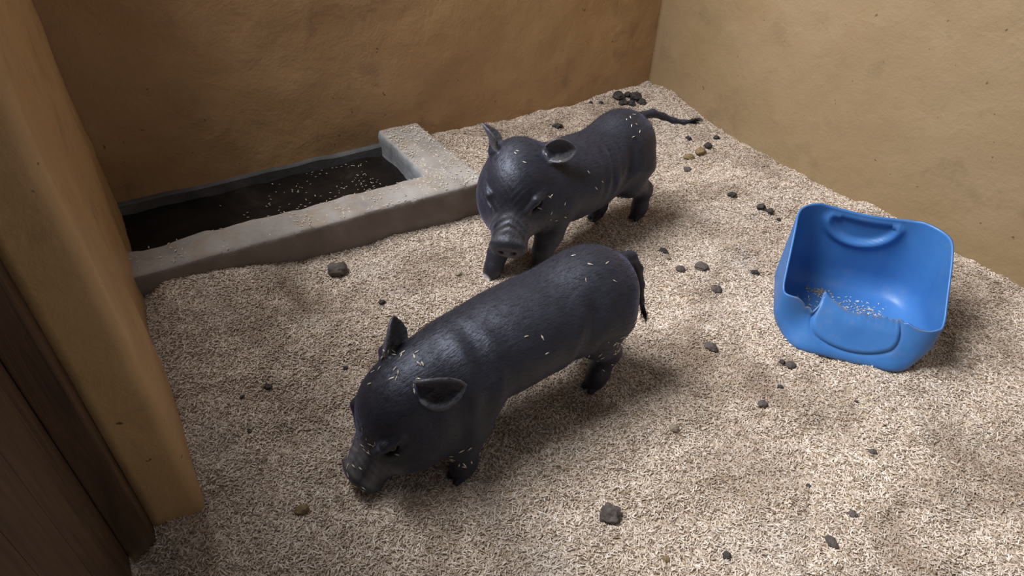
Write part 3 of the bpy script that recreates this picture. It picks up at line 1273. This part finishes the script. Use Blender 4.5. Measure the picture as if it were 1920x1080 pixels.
    at = o.data.attributes.new('grime', 'FLOAT', 'POINT')
    at.data.foreach_set('value', np.array(grime, np.float32))
    bm = bmesh.new()
    bm.from_mesh(o.data)
    bmesh.ops.recalc_face_normals(bm, faces=bm.faces)
    bm.to_mesh(o.data)
    bm.free()
    md = o.modifiers.new('wall_thickness', 'SOLIDIFY')
    md.thickness = 0.0045
    md.offset = 0.0
    tag(o, 'blue plastic feeding tub with a jagged cut rim', 'feeding tub')

    def P(a_, b_, z_):
        w3 = org + ax * a_ + bx * b_
        return np.array([w3[0], w3[1], zt + z_])
    return P


TUB_Z = 0.004
TUBP = make_tub()

# ------------------------------------------------------------------ loose hulls


def hull_mesh(name, items, mat, label, cat='rice hulls'):
    """items: (point, normal, scale); one small husk each, lying on the surface"""
    V = []
    F = []
    for p, nn, sc in items:
        nn = np.array(nn, float)
        nn /= np.linalg.norm(nn)
        t = rng.normal(0, 1, 3)
        t -= nn * t.dot(nn)
        t /= np.linalg.norm(t)
        t = t + nn * rng.normal(0, 0.12)
        sdv = np.cross(nn, t)
        L, wd, th = 0.0048 * sc, 0.00125 * sc, 0.0009 * sc
        c = np.array(p, float) + nn * 0.0011
        b = len(V)
        V += [c - t * L, c + t * L, c + sdv * wd - t * L * .15, c - sdv * wd - t * L * .15, c + nn * th, c - nn * th,
              c + sdv * wd * .8 + t * L * .5, c - sdv * wd * .8 + t * L * .5]
        F += [(b, b + 2, b + 4), (b, b + 4, b + 3), (b, b + 5, b + 2), (b, b + 3, b + 5),
              (b + 2, b + 6, b + 4), (b + 4, b + 7, b + 3), (b + 4, b + 6, b + 1), (b + 4, b + 1, b + 7),
              (b + 2, b + 5, b + 6), (b + 3, b + 7, b + 5), (b + 5, b + 1, b + 6), (b + 5, b + 7, b + 1)]
    V = np.array(V)
    ctr = V.mean(0)
    ctr[2] = V[:, 2].min()
    o = mesh_obj(name, V - ctr, F, mat, smooth=False)
    o.location = ctr
    tag(o, label, cat, kind='stuff')
    return o


# on the kerb: clustered along the top
it = []
while len(it) < 850:
    if rng.random() < 0.7:
        s_, t_ = rng.uniform(1.08, 1.99), rng.uniform(0.497, 0.597)
    else:
        s_, t_ = rng.uniform(1.08, 1.205), rng.uniform(0.16, 0.5)
    dn = float(fbm(np.array([s_ * 9]), np.array([t_ * 9]), 2, 41)[0]) * 0.5 + 0.5
    dn *= 1.0 if s_ < 1.62 else 0.22
    if t_ < 0.24 and s_ < 1.205:
        dn = 1
    if rng.random() < dn:
        q = W(s_, t_, KT + 0.001)
        it.append((q, (0, 0, 1), rng.uniform(0.7, 1.15)))
hull_mesh('stray_rice_hulls', it, M_LOOSE, 'pale rice hulls strewn on top of the concrete kerb')
it = []
for i in range(260):
    s_ = 1.22 + abs(rng.normal(0, 0.22))
    t_ = rng.uniform(0.18, 0.485)
    if s_ < 1.95 and float(fbm(np.array([s_ * 12]), np.array([t_ * 12]), 2, 44)[0]) > -0.2:
        it.append((W(s_, t_, SL + 0.005), (0, 0, 1), rng.uniform(0.6, 1.0)))
hull_mesh('stray_rice_hulls', it, M_LOOSE, 'scattered rice hulls floating on the dark trough sludge')


def on_pig(pig, picks):
    body, V, N, hc, R, hs = pig
    mw = Matrix.Translation(body.location) @ Matrix.Rotation(body.rotation_euler.z, 4, 'Z')
    rot = Matrix.Rotation(body.rotation_euler.z, 3, 'Z')
    lh = ((V - hc) @ R) / hs
    it = []
    for kind, c, rad, num in picks:
        X = lh if kind == 'head' else V
        d = np.linalg.norm(X - np.array(c), axis=1)
        cand = np.nonzero(d < rad)[0]
        if kind == 'head':
            cand = cand[lh[cand, 2] > -0.06]
        if not len(cand):
            continue
        for i in rng.choice(cand, num):
            it.append((np.array(mw @ Vector(V[i])), np.array(rot @ Vector(N[i])), rng.uniform(0.9, 1.3)))
    return it


it = on_pig(near, [('head', (-0.05, 0.02, 0.07), 0.05, 16), ('head', (-0.02, -0.02, 0.075), 0.035, 9), ('head', (0.09, 0.01, 0.03), 0.03, 8),
                   ('head', (0.12, 0.0, 0.015), 0.03, 9), ('head', (0.15, 0.02, 0.0), 0.025, 6), ('head', (0.07, 0.045, 0.02), 0.02, 3),
                   ('body', (0.05, 0.10, 0.17), 0.055, 24), ('body', (0.11, 0.09, 0.155), 0.045, 14), ('body', (0.07, 0.075, 0.09), 0.04, 5),
                   ('body', (0.12, 0.03, 0.30), 0.06, 5), ('body', (0.25, 0.06, 0.28), 0.08, 3), ('body', (0.43, 0.10, 0.07), 0.035, 10)])
hull_mesh('stray_rice_hulls', it, M_LOOSE, 'rice hulls stuck to head, snout and haunch of the front pig')
it = on_pig(far, [('body', (0.12, 0.04, 0.31), 0.06, 7), ('body', (0.42, 0.09, 0.2), 0.05, 8), ('head', (-0.02, 0.0, 0.07), 0.04, 3),
                  ('head', (-0.02, 0.07, 0.03), 0.03, 2), ('body', (0.3, 0.1, 0.2), 0.08, 3)])
hull_mesh('stray_rice_hulls', it, M_LOOSE, 'few rice hulls stuck to the pig facing the viewer')
it = []
for i in range(260):
    a_, b_ = rng.normal(0.19, 0.07), rng.normal(0.205, 0.045)
    if 0.06 < a_ < 0.28 and 0.085 < b_ < 0.27:
        it.append((TUBP(a_, b_, 0.001), (0, 0, 1), rng.uniform(0.7, 1.1)))
hull_mesh('stray_rice_hulls', it, M_LOOSE, 'loose rice hulls lying inside the blue tub')


def feed_lump(a_, b_, r, mat, label):
    V = []
    F = []
    for k in range(34):
        c = TUBP(a_ + rng.normal(0, r), b_ + rng.normal(0, r * 0.45), 0.002)
        rr = rng.uniform(0.0022, 0.0052)
        bm = bmesh.new()
        bmesh.ops.create_icosphere(bm, subdivisions=1, radius=rr)
        b0 = len(V)
        bm.verts.ensure_lookup_table()
        V += [np.array(v.co) * np.array([1, 1, 0.8]) + rng.normal(0, rr * .12, 3) + c for v in bm.verts]
        F += [[b0 + v.index for v in f.verts] for f in bm.faces]
        bm.free()
    V = np.array(V)
    ctr = V.mean(0)
    ctr[2] = V[:, 2].min()
    o = mesh_obj('feed_leftovers', V - ctr, F, mat)
    o.location = ctr
    tag(o, label, 'feed', kind='stuff')


M_FEED_PALE = plain('crumbly_pale_feed', (0.34, 0.28, 0.19), 0.85, 0.3, 150, 0.4, 0.5)
feed_lump(0.120, 0.265, 0.016, M_FEED_PALE, 'pale crumbly feed leftovers in the middle of the blue tub')
feed_lump(0.080, 0.170, 0.014, M_FEED, 'greenish damp feed leftovers in the near corner of the blue tub')

# ------------------------------------------------------------------ droppings and clods


def clod_mesh(seed, flat=0.75, rough=0.28):
    bm = bmesh.new()
    bmesh.ops.create_icosphere(bm, subdivisions=4, radius=0.5)
    off = Vector((seed * 3.7, seed * 1.3, seed * 5.1))
    for v in bm.verts:
        k = 1 + rough * mnoise.noise(v.co * 2.3 + off) + rough * 0.45 * mnoise.noise(v.co * 6 + off)
        v.co *= k
        v.co.z *= flat
    zmin = min(v.co.z for v in bm.verts)
    for v in bm.verts:
        v.co.z -= zmin
    me = bpy.data.meshes.new('dropping')
    bm.to_mesh(me)
    bm.free()
    me.polygons.foreach_set('use_smooth', [True] * len(me.polygons))
    return me


CLODS = {}


def clod(x, y, d, mat, label, variant=0, elong=1.0, yaw=0.0, cat='dropping', group=None, lift=0.0):
    key = (variant, mat.name)
    if key not in CLODS:
        me = clod_mesh(variant + 1, 0.75, 0.55 if mat is M_DUNG_DARK else (0.42 if variant == 4 else 0.30))
        me.materials.append(mat)
        CLODS[key] = me
    o = bpy.data.objects.new('dropping', CLODS[key])
    COL.objects.link(o)
    o.scale = (d * elong, d, d * 0.95)
    o.rotation_euler = (0, 0, yaw)
    o.location = (x, y, gz(x, y) - d * 0.10 + lift)
    tag(o, label, cat, group)
    return o


G, K, PL, OC = M_DUNG, M_DUNG_DARK, M_DUNG_PALE, M_DUNG_OCHRE
clod(-0.437, 1.268, 0.044, G, 'large round grey-brown dropping near the foot of the kerb', 0)
clod(-0.307, 1.165, 0.015, K, 'small dark dropping above the front pig\'s raised ear', 1)
clod(-0.493, 0.889, 0.015, K, 'black pea-sized dropping on the shaded hulls left of the front pig', 2)
clod(-0.352, 0.961, 0.011, K, 'tiny dark speck of dung just left of the front pig\'s raised ear', 3)
clod(-0.355, 0.632, 0.020, OC, 'olive-brown dropping half sunk in hulls below the front pig\'s snout', 1, 1.2, 0.3)
clod(0.190, 0.640, 0.036, G, 'big lumpy grey-brown dropping at the bottom of the picture', 4, 1.05, 0.9)
clod(0.535, 0.913, 0.018, G, 'angular dark dropping alone below the blue tub', 2, 1.1, 0.5)
clod(0.637, 1.036, 0.022, G, 'grey dropping just below the blue tub, larger of a pair', 3, 1.0, 0.2)
clod(0.620, 1.046, 0.013, K, 'small dark dropping just below the blue tub, smaller of a pair', 1)
clod(0.468, 1.092, 0.025, G, 'purplish-grey dropping between the front pig\'s rump and the blue tub', 4, 1.2, 2.6)
clod(0.536, 1.320, 0.026, G, 'round brown dropping nearest the blue tub in the group behind the tail', 0)
clod(0.513, 1.405, 0.031, G, 'largest brown dropping right of the front pig\'s tail', 2, 1.1, 2.8)
clod(0.455, 1.393, 0.022, G, 'flat greyish dropping right beside the front pig\'s tail', 3, 1.15, 0.1)
clod(0.424, 1.488, 0.016, K, 'black end of a twig-like dropping right of the front pig\'s rump', 1, 1.7, 2.2)
clod(0.431, 1.459, 0.016, PL, 'pale dried end of a twig-like dropping right of the front pig\'s rump', 2, 1.3, 2.2)
clod(0.655, 1.395, 0.016, K, 'flat dark dropping left of the blue tub\'s rim', 3, 1.8, 0.2)
clod(0.750, 1.690, 0.024, K, 'left black clod of the clump near the blue tub\'s back corner', 1)
clod(0.775, 1.676, 0.021, K, 'right black clod of the clump near the blue tub\'s back corner', 4)
clod(0.796, 1.650, 0.013, K, 'small crumb beside the black clump at the blue tub\'s back corner', 3)
clod(0.680, 1.768, 0.020, K, 'dark flattened dropping halfway between right wall and front pig', 2, 1.3, 0.3)
clod(0.573, 1.932, 0.024, G, 'grey-brown dropping right of the rear pig\'s haunch', 0)
clod(0.669, 2.070, 0.027, K, 'dark dropping at the end of the ochre smear', 4)
clod(0.635, 2.036, 0.032, OC, 'ochre lump of soft dung beside the dark dropping near the right wall', 1, 1.3, 0.7)
clod(0.593, 2.008, 0.026, OC, 'flat brownish soft dung at the left end of the ochre smear', 3, 1.5, 0.3)
clod(0.610, 2.129, 0.019, K, 'small dark dropping below the rear pig\'s tail tip', 2)
clod(0.716, 2.147, 0.021, K, 'small dark dropping close to the foot of the right wall', 1)
clod(0.330, 1.765, 0.032, K, 'dark crumbly dung seen between the rear pig\'s legs', 4, 1.2, 0.4)
clod(0.333, 0.832, 0.018, PL, 'pale tan dried dropping on bright hulls right of the front pig', 0)
clod(0.721, 0.800, 0.013, G, 'small grey dropping near the right edge under the blue tub', 3, 1.3, 0.3)
clod(0.618, 0.651, 0.015, G, 'grey dropping in the lower right corner, upper of two', 4)
clod(0.554, 0.590, 0.016, G, 'elongated dropping in the lower right corner, lower of two', 2, 1.5, 2.0)
clod(0.376, 0.570, 0.012, K, 'small dark dropping at the very bottom, right of the big lumpy one', 1, 1.2, 0.5)
clod(0.274, 0.560, 0.012, OC, 'small brownish dropping at the very bottom, next to the big lumpy one', 3)
clod(0.140, 2.129, 0.024, K, 'dark dropping between the kerb end and the rear pig\'s back', 2, 1.4, 0.2)
clod(-0.138, 1.302, 0.016, PL, 'tan crumb on the hulls left of the rear pig\'s front foot', 1)
for x_, y_, d_, v_ in ((0.379, 2.376, 0.034, 1), (0.415, 2.390, 0.026, 4), (0.445, 2.373, 0.040, 2), (0.469, 2.349, 0.030, 3), (0.397, 2.347, 0.026, 0),
                       (0.430, 2.345, 0.026, 1), (0.455, 2.400, 0.024, 4)):
    clod(x_, y_, d_, K, 'black dung clod heaped in the far corner of the pen', v_, 1.2, x_ * 40, 'dropping', 'dung clods in the far corner')
for x_, y_, d_, v_, lb_ in (
        (0.313, 2.338, 0.016, 1, 'small black dropping at the foot of the back wall, nearer the corner heap'),
        (0.275, 2.337, 0.014, 3, 'small black dropping at the foot of the back wall, farther from the corner heap'),
        (-0.530, 0.851, 0.009, 1, 'tiny dark dung crumb just left of the black pea-sized dropping'),
        (-0.494, 0.778, 0.008, 2, 'tiny dark dung crumb below the black pea-sized dropping in the shade'),
        (-0.568, 1.371, 0.012, 0, 'dark dung crumb lying right against the front of the kerb'),
        (0.563, 0.714, 0.008, 1, 'tiny dark crumb above the two droppings in the lower right corner'),
        (0.593, 0.971, 0.010, 2, 'tiny dark crumb between the tub and the angular dark dropping'),
        (0.740, 0.928, 0.009, 3, 'tiny dark crumb on bright hulls below the middle of the tub')):
    clod(x_, y_, d_, K, lb_, v_)

# ------------------------------------------------------------------ gate post and gate at the left edge


def st_box(bm, s0, s1, t0, t1, z0, z1, bev=0.003):
    r = bmesh.ops.create_cube(bm, size=1.0)
    for v in r['verts']:
        v.co = W(s0 + (s1 - s0) * (v.co.x + .5), t0 + (t1 - t0) * (v.co.y + .5), z0 + (z1 - z0) * (v.co.z + .5))
    bmesh.ops.recalc_face_normals(bm, faces=bm.faces)
    bmesh.ops.bevel(bm, geom=list(bm.edges), offset=bev, segments=2, affect='EDGES', profile=0.6)


bm = bmesh.new()
st_box(bm, 2.060, 2.103, 1.165, 1.215, -0.079, 1.35)
po = bm_obj('gate_post', bm, M_WOOD)
tag(po, 'dark brown timber gate post against the ochre wall end', 'post')
gt = bpy.data.objects.new('gate', None)
COL.objects.link(gt)
gt.location = W(2.125, 1.7, 0.0)
tag(gt, 'dark plank gate at the lower left edge beside the timber post', 'gate')


def gate_part(name, *bx):
    bm = bmesh.new()
    st_box(bm, *bx)
    bmesh.ops.translate(bm, verts=bm.verts, vec=-Vector(gt.location))
    return bm_obj(name, bm, M_WOOD, gt)


for k in range(9):
    t0_ = 1.160 + k * 0.1035
    gate_part('plank', 2.104, 2.122, t0_, t0_ + 0.1025, 0.0, 1.35)
for z_ in (0.18, 1.0):
    gate_part('rail', 2.1225, 2.150, 1.17, 2.15, z_, z_ + 0.09)
